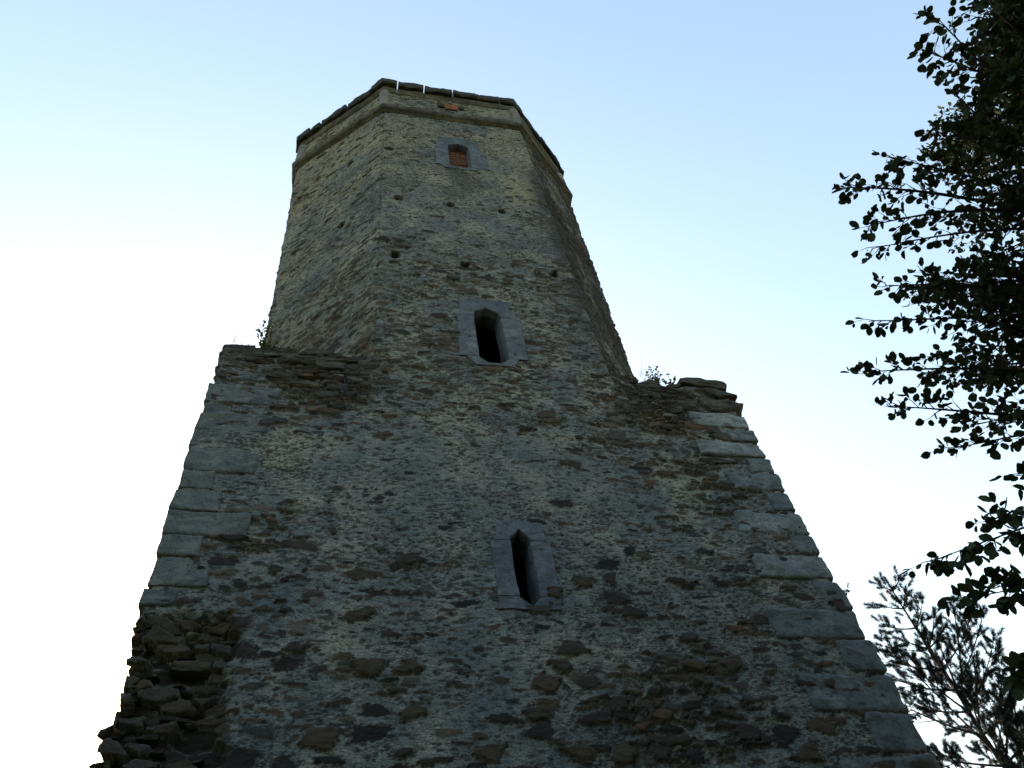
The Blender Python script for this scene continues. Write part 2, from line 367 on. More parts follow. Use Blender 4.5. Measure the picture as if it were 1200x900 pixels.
wall_grid('shaft_wall', rb, S, np.linspace(ZS, ZT + .1, 500), shaft_foot, rt, (ZS, ZT), chf)
# ledges on the four corners of the base, rough rubble tops
def ledge(pts, seed, name='ledge_top'):
    n = 26; a, b, c = [np.array(p, float) for p in pts]; V = []; idx = {}
    for i in range(n + 1):
        for j in range(n + 1 - i):
            p = a + (b - a) * i / n + (c - a) * j / n
            idx[i, j] = len(V); V.append((p[0], p[1], ZS - .16 + .16 * mnoise.fractal(Vector((p[0] * 2, p[1] * 2, seed)), 1, 2, 4)))
    F = []
    for i in range(n):
        for j in range(n - i):
            F.append((idx[i, j], idx[i + 1, j], idx[i, j + 1]))
            if i + j < n - 1: F.append((idx[i + 1, j], idx[i + 1, j + 1], idx[i, j + 1]))
    me = bpy.data.meshes.new(name); me.from_pydata(V, [], F); me.update(); tpart(name, me, M_ROUGH)
ledge([(.02, .02), (X1 + .3, .02), (.02, 2.6)], 1); ledge([(W - .02, .02), (W - .02, 2.6), (X2 - .3, .02)], 2)
ledge([(.02, W - .02), (.02, W - 2.6), (X1 + .3, W - .02)], 3); ledge([(W - .02, W - .02), (X2 - .3, W - .02), (W - .02, W - 2.6)], 4)

# ---- blocks
def block(name, x0, x1, y0, y1, z0, z1, mat, r=.04, amp=.012, seed=0, cuts=9, rot=0, sharp=False, parent=None, freq=3.0):
    bm = bmesh.new(); bmesh.ops.create_cube(bm, size=2)
    bmesh.ops.subdivide_edges(bm, edges=bm.edges[:], cuts=cuts, use_grid_fill=True)
    hx, hy, hz = (x1 - x0) / 2, (y1 - y0) / 2, (z1 - z0) / 2; c = Vector(((x0 + x1) / 2, (y0 + y1) / 2, (z0 + z1) / 2))
    r = min(r, hx * .9, hy * .9, hz * .9); off = Vector((seed * 3.1, seed * 1.7, seed * .9))
    # small tilt and taper so that no block is a perfect box
    rr = random.Random(seed); k1, k2, k3 = rr.uniform(-.05, .05), rr.uniform(-.04, .04), rr.uniform(-.03, .03)
    for v in bm.verts:
        p = v.co
        # crowd vertices toward the edges
        q = Vector([math.copysign(abs(a) ** .75, a) for a in p])
        q = Vector((q.x * hx, q.y * hy, q.z * hz))
        inner = Vector((max(-hx + r, min(hx - r, q.x)), max(-hy + r, min(hy - r, q.y)), max(-hz + r, min(hz - r, q.z))))
        d = q - inner
        if d.length > 1e-6: q = inner + d.normalized() * r; nrm = d.normalized()
        else: nrm = Vector((0, 0, 1))
        q.z += q.x * k1 * .5; q.x *= 1 + k2 * q.z / max(hz, .1); q.y *= 1 + k3 * q.z / max(hz, .1)
        w = q + off + c
        q += nrm * amp * (mnoise.fractal(w * freq, 1, 2, 4) * 1.6 + .6 * mnoise.noise(w * freq * 5))
        if rot: q = Matrix.Rotation(rot, 3, 'Z') @ q
        v.co = q + c
    me = bpy.data.meshes.new(name); bm.to_mesh(me); bm.free(); return tpart(name, me, mat, parent=parent)

def rock(name, x0, x1, y0, y1, z0, z1, mat, seed=0, rot=0, parent=None, amp=.02):
    """an angular split stone: hull of points thrown near the faces of its box, edges worn"""
    q = random.Random(seed * 13 + 5); bm = bmesh.new(); hx, hy, hz = (x1 - x0) / 2, (y1 - y0) / 2, (z1 - z0) / 2
    c = Vector(((x0 + x1) / 2, (y0 + y1) / 2, (z0 + z1) / 2))
    for k in range(26):
        p = Vector([q.uniform(-1, 1) for _ in range(3)]); m = max(abs(p.x), abs(p.y), abs(p.z)); p /= m
        p = Vector([max(-.93, min(.93, a * q.uniform(.8, 1.05))) for a in p]); bm.verts.new((p.x * hx, p.y * hy, p.z * hz))
    g = bmesh.ops.convex_hull(bm, input=bm.verts[:]); bmesh.ops.delete(bm, geom=[v for v in bm.verts if not v.link_faces], context='VERTS')
    bmesh.ops.bevel(bm, geom=bm.edges[:], offset=.010, segments=1, affect='EDGES', clamp_overlap=True)
    bmesh.ops.triangulate(bm, faces=bm.faces[:]); bmesh.ops.subdivide_edges(bm, edges=[e for e in bm.edges if e.calc_length() > .06], cuts=3, use_grid_fill=True)
    for v in bm.verts:
        w = v.co + c; k = amp * (mnoise.fractal(w * 7, 1, 2, 4) + .5 * mnoise.noise(Vector((w.x * 3, w.y * 3, w.z * 40)))); v.co += v.co.normalized() * k
        if rot: v.co = Matrix.Rotation(rot, 3, 'Z') @ v.co
        v.co += c
    me = bpy.data.meshes.new(name); bm.to_mesh(me); bm.free(); return tpart(name, me, mat, smooth=False, parent=parent)

# right corner quoins (front length from photo), measured blocks then carried on down to the ground
M_PALE = make_stone('pale_dressed_stone', (.12, .14, .16), (.25, .27, .285), bd=.02, streak=(.09, .085, .08))
RQ = [(7.13, 10.72, 11.08), (7.62, 10.37, 10.71), (7.0, 10.02, 10.36), (7.70, 9.69, 10.01), (7.26, 9.31, 9.68), (7.70, 8.90, 9.30),
      (7.07, 8.49, 8.89), (7.74, 8.12, 8.48), (7.02, 7.71, 8.11), (7.68, 7.26, 7.70), (6.9, 6.82, 7.25), (7.6, 6.38, 6.81), (6.94, 5.90, 6.37),
      (7.5, 5.43, 5.89), (6.95, 4.98, 5.42), (7.55, 4.5, 4.97), (7.0, 4.05, 4.49), (7.5, 3.6, 4.04), (7.0, 3.1, 3.59), (7.5, 2.6, 3.09), (7.0, 2.1, 2.59),
      (7.5, 1.6, 2.09), (7.0, 1.0, 1.59), (7.45, .4, .99), (6.95, -.3, .39)]
for i, (xl, z0, z1) in enumerate(RQ):
    long = xl < 7.4
    block('quoin', xl, 8.075 + .02 * math.sin(i * 2.3), -.016 - .008 * (i % 3), .45 if long else .95, z0 + .008, z1 - .008, M_PALE if i in (0, 2, 6, 8) else M_ASH, r=.04, amp=.02, seed=i + 1, cuts=10)
M_WORN = make_stone('mortar_smeared_quoin', (.075, .088, .098), (.135, .145, .15), bd=.025, sc=4, streak=(.17, .17, .155))
LQ = [(.93, 10.50, 10.92), (.33, 10.28, 10.48), (.86, 9.91, 10.27), (.38, 9.59, 9.90), (.82, 9.12, 9.58), (.36, 8.83, 9.11), (.50, 8.46, 8.82),
      (.85, 8.08, 8.45), (.40, 7.78, 8.07), (.56, 7.36, 7.77), (.30, 7.12, 7.34)]
for i, (xr, z0, z1) in enumerate(LQ):
    long = xr > .6
    block('quoin', -.035 + .012 * math.sin(i * 1.7), xr, -.004 - .006 * (i % 3), .45 if long else .95, z0 + .004, z1 - .004, M_WORN, r=.02, amp=.018, seed=i + 60, cuts=10)
# ruined right shoulder: big loose courses
for i, (a, b, c, d, y0, y1, rr) in enumerate([
        (7.18, 8.10, 11.76, 12.10, -.02, .8, .09), (7.45, 8.16, 11.42, 11.74, -.07, .7, .10), (6.78, 7.42, 11.44, 11.66, -.05, .6, .08), (6.35, 6.95, 11.66, 11.86, -.03, .6, .07),
        (7.35, 8.18, 11.12, 11.40, -.05, .7, .10), (6.9, 7.38, 11.16, 11.40, -.03, .5, .07), (6.72, 7.02, 10.98, 11.13, -.03, .5, .05), (6.98, 7.25, 11.68, 11.80, .0, .5, .05),
        (7.25, 7.7, 10.40, 10.56, .0, .3, .06), (7.3, 7.62, 10.56, 10.70, -.02, .3, .05), (6.95, 7.6, 9.86, 9.99, .0, .3, .05), (6.42, 6.85, 11.42, 11.62, -.01, .4, .06),
        (6.1, 6.5, 11.80, 11.96, .0, .5, .06), (6.55, 6.9, 10.6, 10.68, -.02, .3, .03)]):
    rock('rubble_stone', a - .02, b + .02, y0 - .02, y1, c - .02, d + .02, M_ROUGH, seed=200 + i)
# left shoulder: thin slabs of the broken top course
rs = random.Random(5)
for row, (z0, z1) in enumerate([(11.78, 11.96), (11.62, 11.77), (11.44, 11.60), (11.30, 11.42), (11.14, 11.28), (10.98, 11.12)]):
    x = -.04 if row < 4 else .05
    while x < 2.15 - row * .06:
        w = rs.uniform(.28, .62)
        if x + w > 2.3: w = 2.3 - x
        if w > .15 and rs.random() < (.95 if row < 3 else .6):
            rock('rubble_stone', x - .02, x + w, -.03 + rs.uniform(-.04, .03), .35, z0 + rs.uniform(-.02, .02), z1 + rs.uniform(-.02, .03), M_ROUGH, seed=300 + int(x * 50) + row * 97)
        x += w
# torn stones of the fallen corner
for i in range(60):
    z = 4.4 + (i / 60) * 2.6; x = rs.uniform(-.02, .72); w = rs.uniform(.14, .36); hh = rs.uniform(.035, .11)
    if i % 3 == 0: x = rs.uniform(-.03, .02) - .07 * max(0, 6.1 - z)
    rock('rubble_stone', x, x + w, rs.uniform(-.03, .10) + .05 * (7 - z), .75, z, z + hh, M_TORN, seed=700 + i, rot=rs.uniform(-.35, .35))

# ---- windows: each a part of the tower with its stones below it
def shell(name, inner, outer, parent, mat, yf=-.012, splay=.045, ymid=.13, ydeep=.36, sub=5, seed=0, cen=(0, 0)):
    def dens(P):
        out = []
        for a, b in zip(P[:-1], P[1:]):
            for t in range(sub): out.append((a[0] + (b[0] - a[0]) * t / sub, a[1] + (b[1] - a[1]) * t / sub))
        out.append(P[-1]); return out
    I_, O_ = dens(inner), dens(outer); V = []; rows = 9
    for (ix, iz), (ox, oz) in zip(I_, O_):
        def L(t): return ox + (ix - ox) * t, oz + (iz - oz) * t
        dl = math.hypot(ix - ox, iz - oz) + 1e-6
        e = .012 / dl
        dx, dz = cen[0] - ix, (cen[1] - iz) if abs(iz - cen[1]) > .55 else 0
        dn = math.hypot(dx, dz) + 1e-6; mx, mz = ix + dx / dn * splay, iz + dz / dn * splay
        for (px_, pz_), y in ((L(0), .3), (L(0), yf + .012), (L(e), yf), (L(.35), yf), (L(.7), yf), (L(1 - e), yf), ((ix, iz), yf + .012), ((mx, mz), ymid), ((mx, mz), ydeep)):
            k = .016 * mnoise.noise(Vector((px_ * 5 + seed, pz_ * 5, y * 4))) + .007 * mnoise.noise(Vector((px_ * 18 + seed, pz_ * 18, y * 4))); V.append((px_ + k, y + k * .8, pz_ + k))
    n = len(I_); F = []
    for i in range(n - 1):
        for j in range(rows - 1):
            F.append((i * rows + j, i * rows + j + 1, (i + 1) * rows + j + 1, (i + 1) * rows + j))
    F.append(tuple(range(rows))); F.append(tuple(reversed([(n - 1) * rows + j for j in range(rows)])))
    me = bpy.data.meshes.new(name); me.from_pydata(V, [], F)
    bm = bmesh.new(); bm.from_mesh(me); bmesh.ops.recalc_face_normals(bm, faces=bm.faces[:]); bm.to_mesh(me); bm.free()
    me.update(); return tpart(name, me, mat, smooth=False, parent=parent)
def window(label):
    # the window itself is its dark recess behind the surround
    o = None; return o
def recess(a, b, c, d, label):
    V = [(a, .35, c), (b, .35, c), (b, .35, d), (a, .35, d), (a - .3, 1.6, c - .3), (b + .3, 1.6, c - .3), (b + .3, 1.6, d + .3), (a - .3, 1.6, d + .3)]
    F = [(4, 5, 6, 7), (0, 1, 5, 4), (1, 2, 6, 5), (2, 3, 7, 6), (3, 0, 4, 7)]
    me = bpy.data.meshes.new('window'); me.from_pydata(V, [], F); me.update()
    o = tpart('window', me, M_DARK, smooth=False); o['label'] = label; return o
w1 = recess(3.86, 4.20, 7.2, 8.4, 'narrow slit window in the square base')
c1 = (4.035, 7.8)
shell('lintel', [(3.91, 8.19), (3.915, 8.22), (4.04, 8.37), (4.155, 8.22), (4.16, 8.19)], [(3.72, 8.19), (3.77, 8.51), (4.03, 8.53), (4.33, 8.51), (4.37, 8.19)], w1, M_SILL, splay=.02, cen=c1, seed=1)
shell('jamb', [(3.91, 8.18), (3.91, 7.8), (3.925, 7.345)], [(3.67, 8.18), (3.665, 7.8), (3.67, 7.345)], w1, M_SILL, splay=.02, cen=c1, seed=2)
shell('jamb', [(4.16, 8.18), (4.16, 7.8), (4.165, 7.345)], [(4.40, 8.18), (4.41, 7.8), (4.40, 7.345)], w1, M_SILL, splay=.02, cen=c1, seed=3)
shell('sill', [(3.925, 7.335), (4.04, 7.22), (4.07, 7.22), (4.165, 7.335)], [(3.66, 7.335), (3.66, 7.16), (4.38, 7.16), (4.39, 7.335)], w1, M_SILL, splay=.02, cen=c1, seed=4)
w2 = recess(3.80, 4.40, 11.9, 13.7, 'pointed window with blue grey stone surround in the middle')
c2 = (4.1, 12.85)
shell('lintel', [(3.865, 13.40), (3.90, 13.54), (4.11, 13.68), (4.31, 13.54), (4.345, 13.40)], [(3.62, 13.40), (3.63, 13.93), (4.1, 13.97), (4.54, 13.96), (4.55, 13.40)], w2, M_SILL, cen=c2, seed=5, splay=.03)
shell('jamb', [(3.865, 13.39), (3.865, 12.8), (3.865, 12.13)], [(3.57, 13.39), (3.55, 12.8), (3.54, 12.13)], w2, M_SILL, cen=c2, seed=6, splay=.03)
shell('jamb', [(4.345, 13.39), (4.35, 12.8), (4.355, 12.13)], [(4.70, 13.39), (4.68, 12.8), (4.67, 12.13)], w2, M_SILL, cen=c2, seed=7, splay=.03)
shell('sill', [(3.865, 12.12), (4.0, 11.98), (4.2, 11.98), (4.355, 12.12)], [(3.66, 12.12), (3.80, 11.90), (4.42, 11.90), (4.52, 12.12)], w2, M_ASH, cen=c2, seed=8, splay=.0, yf=-.012)
w3 = recess(3.78, 4.42, 20.2, 22.0, 'top window walled up with orange bricks')
c3 = (4.1, 21.1)
shell('lintel', [(3.83, 21.55), (3.86, 21.80), (4.11, 21.97), (4.36, 21.82), (4.39, 21.55)], [(3.50, 21.55), (3.62, 22.35), (4.1, 22.42), (4.62, 22.40), (4.72, 21.55)], w3, M_SILL, cen=c3, seed=9)
shell('jamb', [(3.83, 21.54), (3.835, 21.0), (3.84, 20.40)], [(3.50, 21.54), (3.50, 21.0), (3.48, 20.40)], w3, M_SILL, cen=c3, seed=10)
shell('jamb', [(4.39, 21.54), (4.375, 21.0), (4.36, 20.40)], [(4.80, 21.54), (4.82, 21.0), (4.83, 20.40)], w3, M_SILL, cen=c3, seed=11)
shell('sill', [(3.84, 20.39), (3.95, 20.34), (4.2, 20.34), (4.36, 20.39)], [(3.6, 20.39), (3.7, 20.22), (4.5, 20.22), (4.6, 20.39)], w3, M_ASH, cen=c3, seed=12, splay=0, yf=-.012)
def bricks(name, x0, x1, z0, z1, y, mat, parent, bw=.26, bh=.08, seed=0):
    bm = bmesh.new(); q = random.Random(seed); r = 0; z = z0
    while z < z1 - .02:
        x = x0 - (bw / 2 if r % 2 else 0)
        while x < x1:
            a, b = max(x, x0), min(x + bw - .014, x1)
            if b - a > .03:
                g = bmesh.ops.create_cube(bm, size=1)['verts']; dy = q.uniform(-.012, .012)
                for v in g: v.co = Vector(((a + b) / 2 + v.co.x * (b - a), y + .06 + dy + v.co.y * .12, z + bh / 2 - .007 + v.co.z * (bh - .014)))
            x += bw
        z += bh; r += 1
    g = bmesh.ops.create_cube(bm, size=1)['verts']
    for v in g: v.co = Vector(((x0 + x1) / 2 + v.co.x * (x1 - x0), y + .075 + v.co.y * .1, (z0 + z1) / 2 + v.co.z * (z1 - z0)))
    bmesh.ops.bevel(bm, geom=bm.edges[:], offset=.006, segments=1, affect='EDGES')
    me = bpy.data.meshes.new(name); bm.to_mesh(me); bm.free(); return tpart(name, me, mat, smooth=False, parent=parent)
bricks('brick_infill', 3.80, 4.42, 20.2, 22.0, .16, M_BRICKD, w3, seed=2)

# ---- cornice: string course, parapet with corner shafts, coping
def sweep(name, prof, s0, s1, mat, seed=0, amp=.012, step=.12, parent=None, gap=.0):
    s0 += gap; s1 -= gap
    ss = list(np.arange(s0, s1, step)) + [s1] + [c for c in rt.c if s0 < c < s1]; ss = sorted(ss)
    ss = [s for i, s in enumerate(ss) if i == 0 or s - ss[i - 1] > .004]; V = []; n = len(prof)
    dz0 = (.06 if name == 'coping_stone' and 0 < s1 - X2 < .6 else 0) + .02 * (hsh(np.array([seed]), np.array([1]), 4)[0] - .5); do = (.03 if name != 'coping_stone' else .09 if s0 > X2 - .5 else .05) * (hsh(np.array([seed]), np.array([2]), 4)[0] - .5)
    for s in ss:
        for o, z in prof:
            p = rt.off(s, o + (do if o > .02 else 0)); k = amp * (mnoise.fractal(Vector((s * 3 + seed, o * 9, z * 4)), 1, 2, 4)) * 1.6
            nn = rt.off(s, o + (do if o > .02 else 0) + k); V.append((nn[0], nn[1], z + dz0 * (3 if name == 'coping_stone' and z > 26 else 1) + k * .8))
    F = []
    for i in range(len(ss) - 1):
        for j in range(n):
            j2 = (j + 1) % n; F.append((i * n + j, i * n + j2, (i + 1) * n + j2, (i + 1) * n + j))
    F.append(tuple(range(n))); F.append(tuple(reversed(range((len(ss) - 1) * n, len(ss) * n))))
    me = bpy.data.meshes.new(name); me.from_pydata(V, [], F)
    bm = bmesh.new(); bm.from_mesh(me); bmesh.ops.recalc_face_normals(bm, faces=bm.faces[:]); bm.to_mesh(me); bm.free()
    me.update(); return tpart(name, me, mat, smooth=False, parent=parent)
C = rt.c; SA, SD = C[1], C[4]
STR = [(-.35, 23.80), (.0, 23.78), (.04, 23.83), (.10, 23.88), (.13, 23.96), (.13, 24.10), (.07, 24.17), (.0, 24.24), (-.35, 24.26)]
COR = [(-.30, 25.50), (.0, 25.50), (.03, 25.54), (.05, 25.62), (.07, 25.68), (.08, 25.76), (.0, 25.77), (-.30, 25.77)]
COP = [(-.34, 25.775), (.085, 25.775), (.165, 25.785), (.195, 25.84), (.195, 26.14), (.15, 26.20), (-.05, 26.24), (-.34, 26.24)]
str_cuts = [C[0] + .01, C[0] + 1.4, C[0] + 2.8, SA - .5, SA + .45, SA + 1.3, SA + 2.1, X1 - .25, X1 + .42, X1 + 1.35, X1 + 2.55, X2 - .35, X2 + .4, X2 + 1.3, X2 + 2.1, SD + .4, SD + 1.6, SD + 3, C[5] + .5, C[5] + 2, C[6] + .5, C[6] + 2, C[6] + 3.5, C[7] + .8, C[7] + 2, C[8] - .01]
cop_cuts = [C[0] + .01, C[0] + 1.1, C[0] + 2.2, C[0] + 3.2, SA - .33, SA + .42, SA + .78, SA + 1.75, X1 - .34, X1 + .36, 3.34, 4.18, 4.90, 5.60, X2 + .42, X2 + 1.35, SD - .12, SD + .9, SD + 2.1, SD + 3.2, C[5] + .4, C[5] + 1.6, C[6] + .4, C[6] + 1.6, C[6] + 2.8, C[7] + .4, C[7] + 1.6, C[8] - .01]
for i, (a, b) in enumerate(zip(str_cuts[:-1], str_cuts[1:])): sweep('string_course_stone', STR, a, b, M_CORN, i + 3, gap=.006)
for i, (a, b) in enumerate(zip(cop_cuts[:-1], cop_cuts[1:])):
    sweep('cornice_stone', COR, a, b, M_CORN, i + 40, gap=.004)
    sweep('coping_stone', COP, a, b, M_CAP, i + 80, gap=.04 if a < X1 - .4 else (.008, .03, .017, .024)[i % 4], amp=.022, step=.09)
# parapet wall (masonry ring)
S = np.concatenate([np.arange(rt.c[0], SA - .2, .25), np.arange(SA - .2, SD + .5, .025), np.arange(SD + .5, rt.c[-1], .25), [rt.c[-1] - 1e-6]])
par = wall_grid('parapet_wall', rt, S, np.linspace(24.2, 25.53, 60), None, None, None, chf)
def cyl(name, cx, cy, r, z0, z1, mat, seed=0):
    V = []; n = 16; m = 12
    for j in range(m + 1):
        for i in range(n):
            a = 2 * math.pi * i / n; rr_ = r * (1 + .12 * mnoise.noise(Vector((math.cos(a) + seed, math.sin(a), j * .4)))); V.append((cx + rr_ * math.cos(a), cy + rr_ * math.sin(a), z0 + (z1 - z0) * j / m))
    F = [(j * n + i, j * n + (i + 1) % n, (j + 1) * n + (i + 1) % n, (j + 1) * n + i) for j in range(m) for i in range(n)]
    me = bpy.data.meshes.new(name); me.from_pydata(V, [], F); me.update(); return tpart(name, me, mat)
for i, k in enumerate((1, 2, 3, 4, 5, 6, 7, 0)):
    p = rt.off(rt.c[k] + (1e-6 if k == 0 else 0), -.05); cyl('corner_shaft', p[0], p[1], .15, 24.22, 25.52, M_SHAFT, i)
bricks('brick_patch', 3.92, 4.30, 24.75, 25.25, -.04, M_BRICK, None, bw=.36, bh=.12, seed=5)
block('rubble_stone', 3.72, 3.90, -.035, .2, 24.85, 25.2, M_CAP, r=.04, amp=.02, seed=901); block('rubble_stone', 4.32, 4.50, -.03, .2, 24.85, 25.15, M_CAP, r=.04, amp=.02, seed=902)
# added unseen slab over the hollow tower keeps sky light out
me = bpy.data.meshes.new('shade_deck'); me.from_pydata([(p[0], p[1], 23.9) for p in oc_t], [], [tuple(range(8))]); me.update(); tpart('shade_deck', me, M_DARK, smooth=False)

# ------------------------------------------------------------------ vegetation
def tube_mesh(name, paths, sides=6):
    V = []; F = []
    for path in paths:
        base = len(V); n = len(path)
        for i, (p, r) in enumerate(path):
            p = Vector(p); q = Vector(path[min(i + 1, n - 1)][0]) - Vector(path[max(i - 1, 0)][0])
            if q.length < 1e-6: q = Vector((0, 0, 1))
            q.normalize(); a = q.orthogonal().normalized(); b = q.cross(a)
            for k in range(sides):
                t = 2 * math.pi * k / sides; V.append(p + (a * math.cos(t) + b * math.sin(t)) * r)
        for i in range(n - 1):
            for k in range(sides):
                k2 = (k + 1) % sides; F.append((base + i * sides + k, base + i * sides + k2, base + (i + 1) * sides + k2, base + (i + 1) * sides + k))
    me = bpy.data.meshes.new(name); me.from_pydata(V, [], F); me.update(); return me
LEAF_V = np.array([(0, 0, 0), (.30, .22, .05), (.42, .55, .07), (.26, .86, .04), (0, 1.0, -.05), (-.26, .86, .04), (-.42, .55, .07), (-.30, .22, .05), (0, .5, -.03)])
LEAF_F = [(0, 1, 2, 8), (8, 2, 3, 4), (0, 8, 6, 7), (8, 4, 5, 6)]
def leaf_mesh(name, items):
    """items: (position, direction, side-normal, length)"""
    n = len(items); P = np.array([i[0] for i in items]); D = np.array([i[1] for i in items]); Nn = np.array([i[2] for i in items]); L = np.array([i[3] for i in items])
    D /= np.linalg.norm(D, axis=1, keepdims=True) + 1e-9; X = np.cross(D, Nn); X /= np.linalg.norm(X, axis=1, keepdims=True) + 1e-9; Zz = np.cross(X, D)
    cup = nr.uniform(-1, 2.6, n); wd = nr.uniform(.62, 1.1, n)
    V = P[:, None] + L[:, None, None] * (LEAF_V[None, :, 0:1] * wd[:, None, None] * X[:, None] + LEAF_V[None, :, 1:2] * D[:, None] + LEAF_V[None, :, 2:3] * cup[:, None, None] * Zz[:, None])
    Q = (np.array(LEAF_F)[None] + (np.arange(n) * 9)[:, None, None]).reshape(-1, 4)
    return np_mesh(name, V.reshape(-1, 3), Q)
def rv(s=1): v = nr.normal(size=3); return v / np.linalg.norm(v) * s
def curve(a, b, sag, n, wob=.04):
    a = np.array(a); b = np.array(b); L = np.linalg.norm(b - a); out = []; o1 = rv(wob * L); o2 = rv(wob * L * .5)
    for i in range(n + 1):
        t = i / n; out.append(a + (b - a) * t + np.array((0, 0, sag * L * 4 * t * (1 - t))) + o1 * math.sin(t * 3.1) + o2 * math.sin(t * 6.3))
    return out

def foliage(limbs, lf, dens=1.0, wood=None, leaves=None, depth=0):
    """limbs: (start, tip, leafy-from, side-branch scale)"""
    for a, b, t0, sc, r0 in limbs:
        L = np.linalg.norm(np.array(b) - np.array(a)); n = max(6, int(L / .12)); c = curve(a, b, .03, n, .06)
        wood.append([(c[i], r0 * (1 - i / n) ** .8 + .0025) for i in range(n + 1)])
        m = int(L * 8 * dens * (1 - t0))
        for k in range(m):
            t = t0 + (1 - t0) * (k + nr.random()) / m; i = min(int(t * n), n - 1); p = c[i] + (c[i + 1] - c[i]) * (t * n - i)
            d = (c[i + 1] - c[i]); d /= np.linalg.norm(d); side = np.cross(d, rv()); side /= np.linalg.norm(side)
            ll = sc * (.16 + .55 * (1 - t) ** .7) * nr.uniform(.6, 1.2)
            q = p + (d * .75 + side * .8 + np.array((0, 0, .05))) * ll
            twig(p, q, lf, wood, leaves, ll)
        twig(c[-2], c[-1] + (c[-1] - c[-2]) * .8, lf, wood, leaves, .15)
def twig(p, q, lf, wood, leaves, L, sub=True):
    n = max(3, int(L / .05)); c = curve(p, q, .0, n, .08)
    wood.append([(c[i], .004 * (1 - i / n) + .0014) for i in range(n + 1)])
    for i in range(1, n + 1):
        d = c[i] - c[i - 1]; d /= np.linalg.norm(d) + 1e-9
        if sub and L > .3 and nr.random() < .5 and i < n:
            s = np.cross(d, rv()); s /= np.linalg.norm(s); l2 = nr.uniform(.1, .25); twig(c[i], c[i] + (d * .7 + s * .8) * l2, lf, wood, leaves, l2, False)
        for _ in range(1 if nr.random() < .75 else 2):
            s = np.cross(d, rv()); s /= np.linalg.norm(s)
            dd = d * .55 + s * .8 + np.array((0, 0, -.25)); nn = np.array((0, 0, 1.)) * .7 + rv(.8)
            leaves.append((c[i] + dd / np.linalg.norm(dd) * .012, dd, nn, lf * nr.uniform(.5, 1.25)))
    d = c[-1] - c[-2]; leaves.append((c[-1], d, rv() + np.array((0, 0, .6)), lf))

def trunk_path(x, y, z0, z1, r0, r1, n=26, wob=.12, seed=1):
    return [((x + wob * mnoise.noise(Vector((seed, i * .25, 0))) * i / n * 3, y + wob * mnoise.noise(Vector((seed, 7, i * .25))) * i / n * 3, z0 + (z1 - z0) * i / n), r0 + (r1 - r0) * (i / n) ** .8) for i in range(n + 1)]

# broad-leaved tree standing just right of the frame, its branches reaching in
TX, TY = 10.9, -5.0
tp = trunk_path(TX, TY, -.1, 13.2, .24, .03, seed=4, wob=.05)
def on_trunk(z):
    i = min(max(int((z + .1) / 13.3 * 26), 0), 25); return np.array(tp[i][0])
TIPS = [  # px, py, distance from the camera, trunk height, side-branch scale
    (1098, 22, 7.4, 9.6, .62), (1088, 62, 7.3, 9.2, .62), (1118, 108, 7.2, 8.8, .5), (1092, 157, 7.3, 8.3, .42), (1045, 184, 7.0, 7.9, .42), (990, 220, 6.9, 7.5, .40),
    (1018, 266, 7.0, 7.2, .45), (1020, 292, 7.3, 6.9, .4), (1040, 334, 6.9, 6.5, .40), (1018, 378, 6.8, 6.1, .36), (1010, 434, 6.7, 5.7, .38), (1044, 474, 6.8, 5.4, .42),
    (1108, 528, 6.6, 4.9, .34), (1140, -30, 7.5, 10.5, .8), (1150, -90, 8.0, 11.5, .8)]
limbs = [(on_trunk(z), at(px, py, d), .32, sc, .035) for px, py, d, z, sc in TIPS]
for k in range(44):                                           # the dense body of the crown
    py = nr.uniform(-100, 500) if k % 3 else nr.uniform(330, 500); px = nr.uniform(1098, 1270) - 28 * math.exp(-((py - 300) / 130) ** 2); d = nr.uniform(6.9, 9.4)
    z = 10.2 - py / 500 * 4.6 + nr.uniform(-.6, .3)
    if py < 130: px += 12
    if py > 440: px += 20
    if py < 100: px += 25
    limbs.append((on_trunk(z), at(px, py, d), .25, .85, .03))
for k in range(40):                                           # the rest of the crown, round the trunk and outside the frame
    a = nr.uniform(-1.9, 1.9); z = nr.uniform(5, 15); L = nr.uniform(1.5, 3.2) * (1 - (z - 5) / 16); s = on_trunk(z)
    limbs.append((s, s + np.array((math.cos(a) * L, math.sin(a) * L, L * .35)), .25, 1.1, .03))
wood = []; leaves = []
foliage(limbs, .074, 2.3, wood, leaves)
# the low spray with larger, nearer leaves
low = [(on_trunk(4.3), at(1092, 661, 4.9), .45, .34, .018), (on_trunk(4.3), at(1126, 704, 4.9), .5, .30, .014), (on_trunk(4.6), at(1156, 612, 5.2), .5, .45, .016),
       (on_trunk(4.4), at(1165, 688, 5.0), .5, .3, .014), (on_trunk(4.8), at(1192, 560, 6.0), .5, .22, .012), (on_trunk(4.0), at(1196, 795, 5.0), .7, .22, .012)]
foliage(low, .074, 2.6, wood, leaves)
tree = tag(empty('broadleaf_tree', (TX, TY, 0)), 'broad-leaved tree with dark leafy branches hanging in from the right edge', 'tree')
tinv = Matrix.Translation((-TX, -TY, 0))
me = tube_mesh('trunk', [tp], 14); me.transform(tinv); link('trunk', me, M_BARK, tree)
me = tube_mesh('branches', wood, 5); me.transform(tinv); link('branches', me, M_BARK, tree)
me = leaf_mesh('crown', leaves); me.transform(tinv); link('crown', me, M_LEAF, tree, smooth=False)
print('leaves', len(leaves))

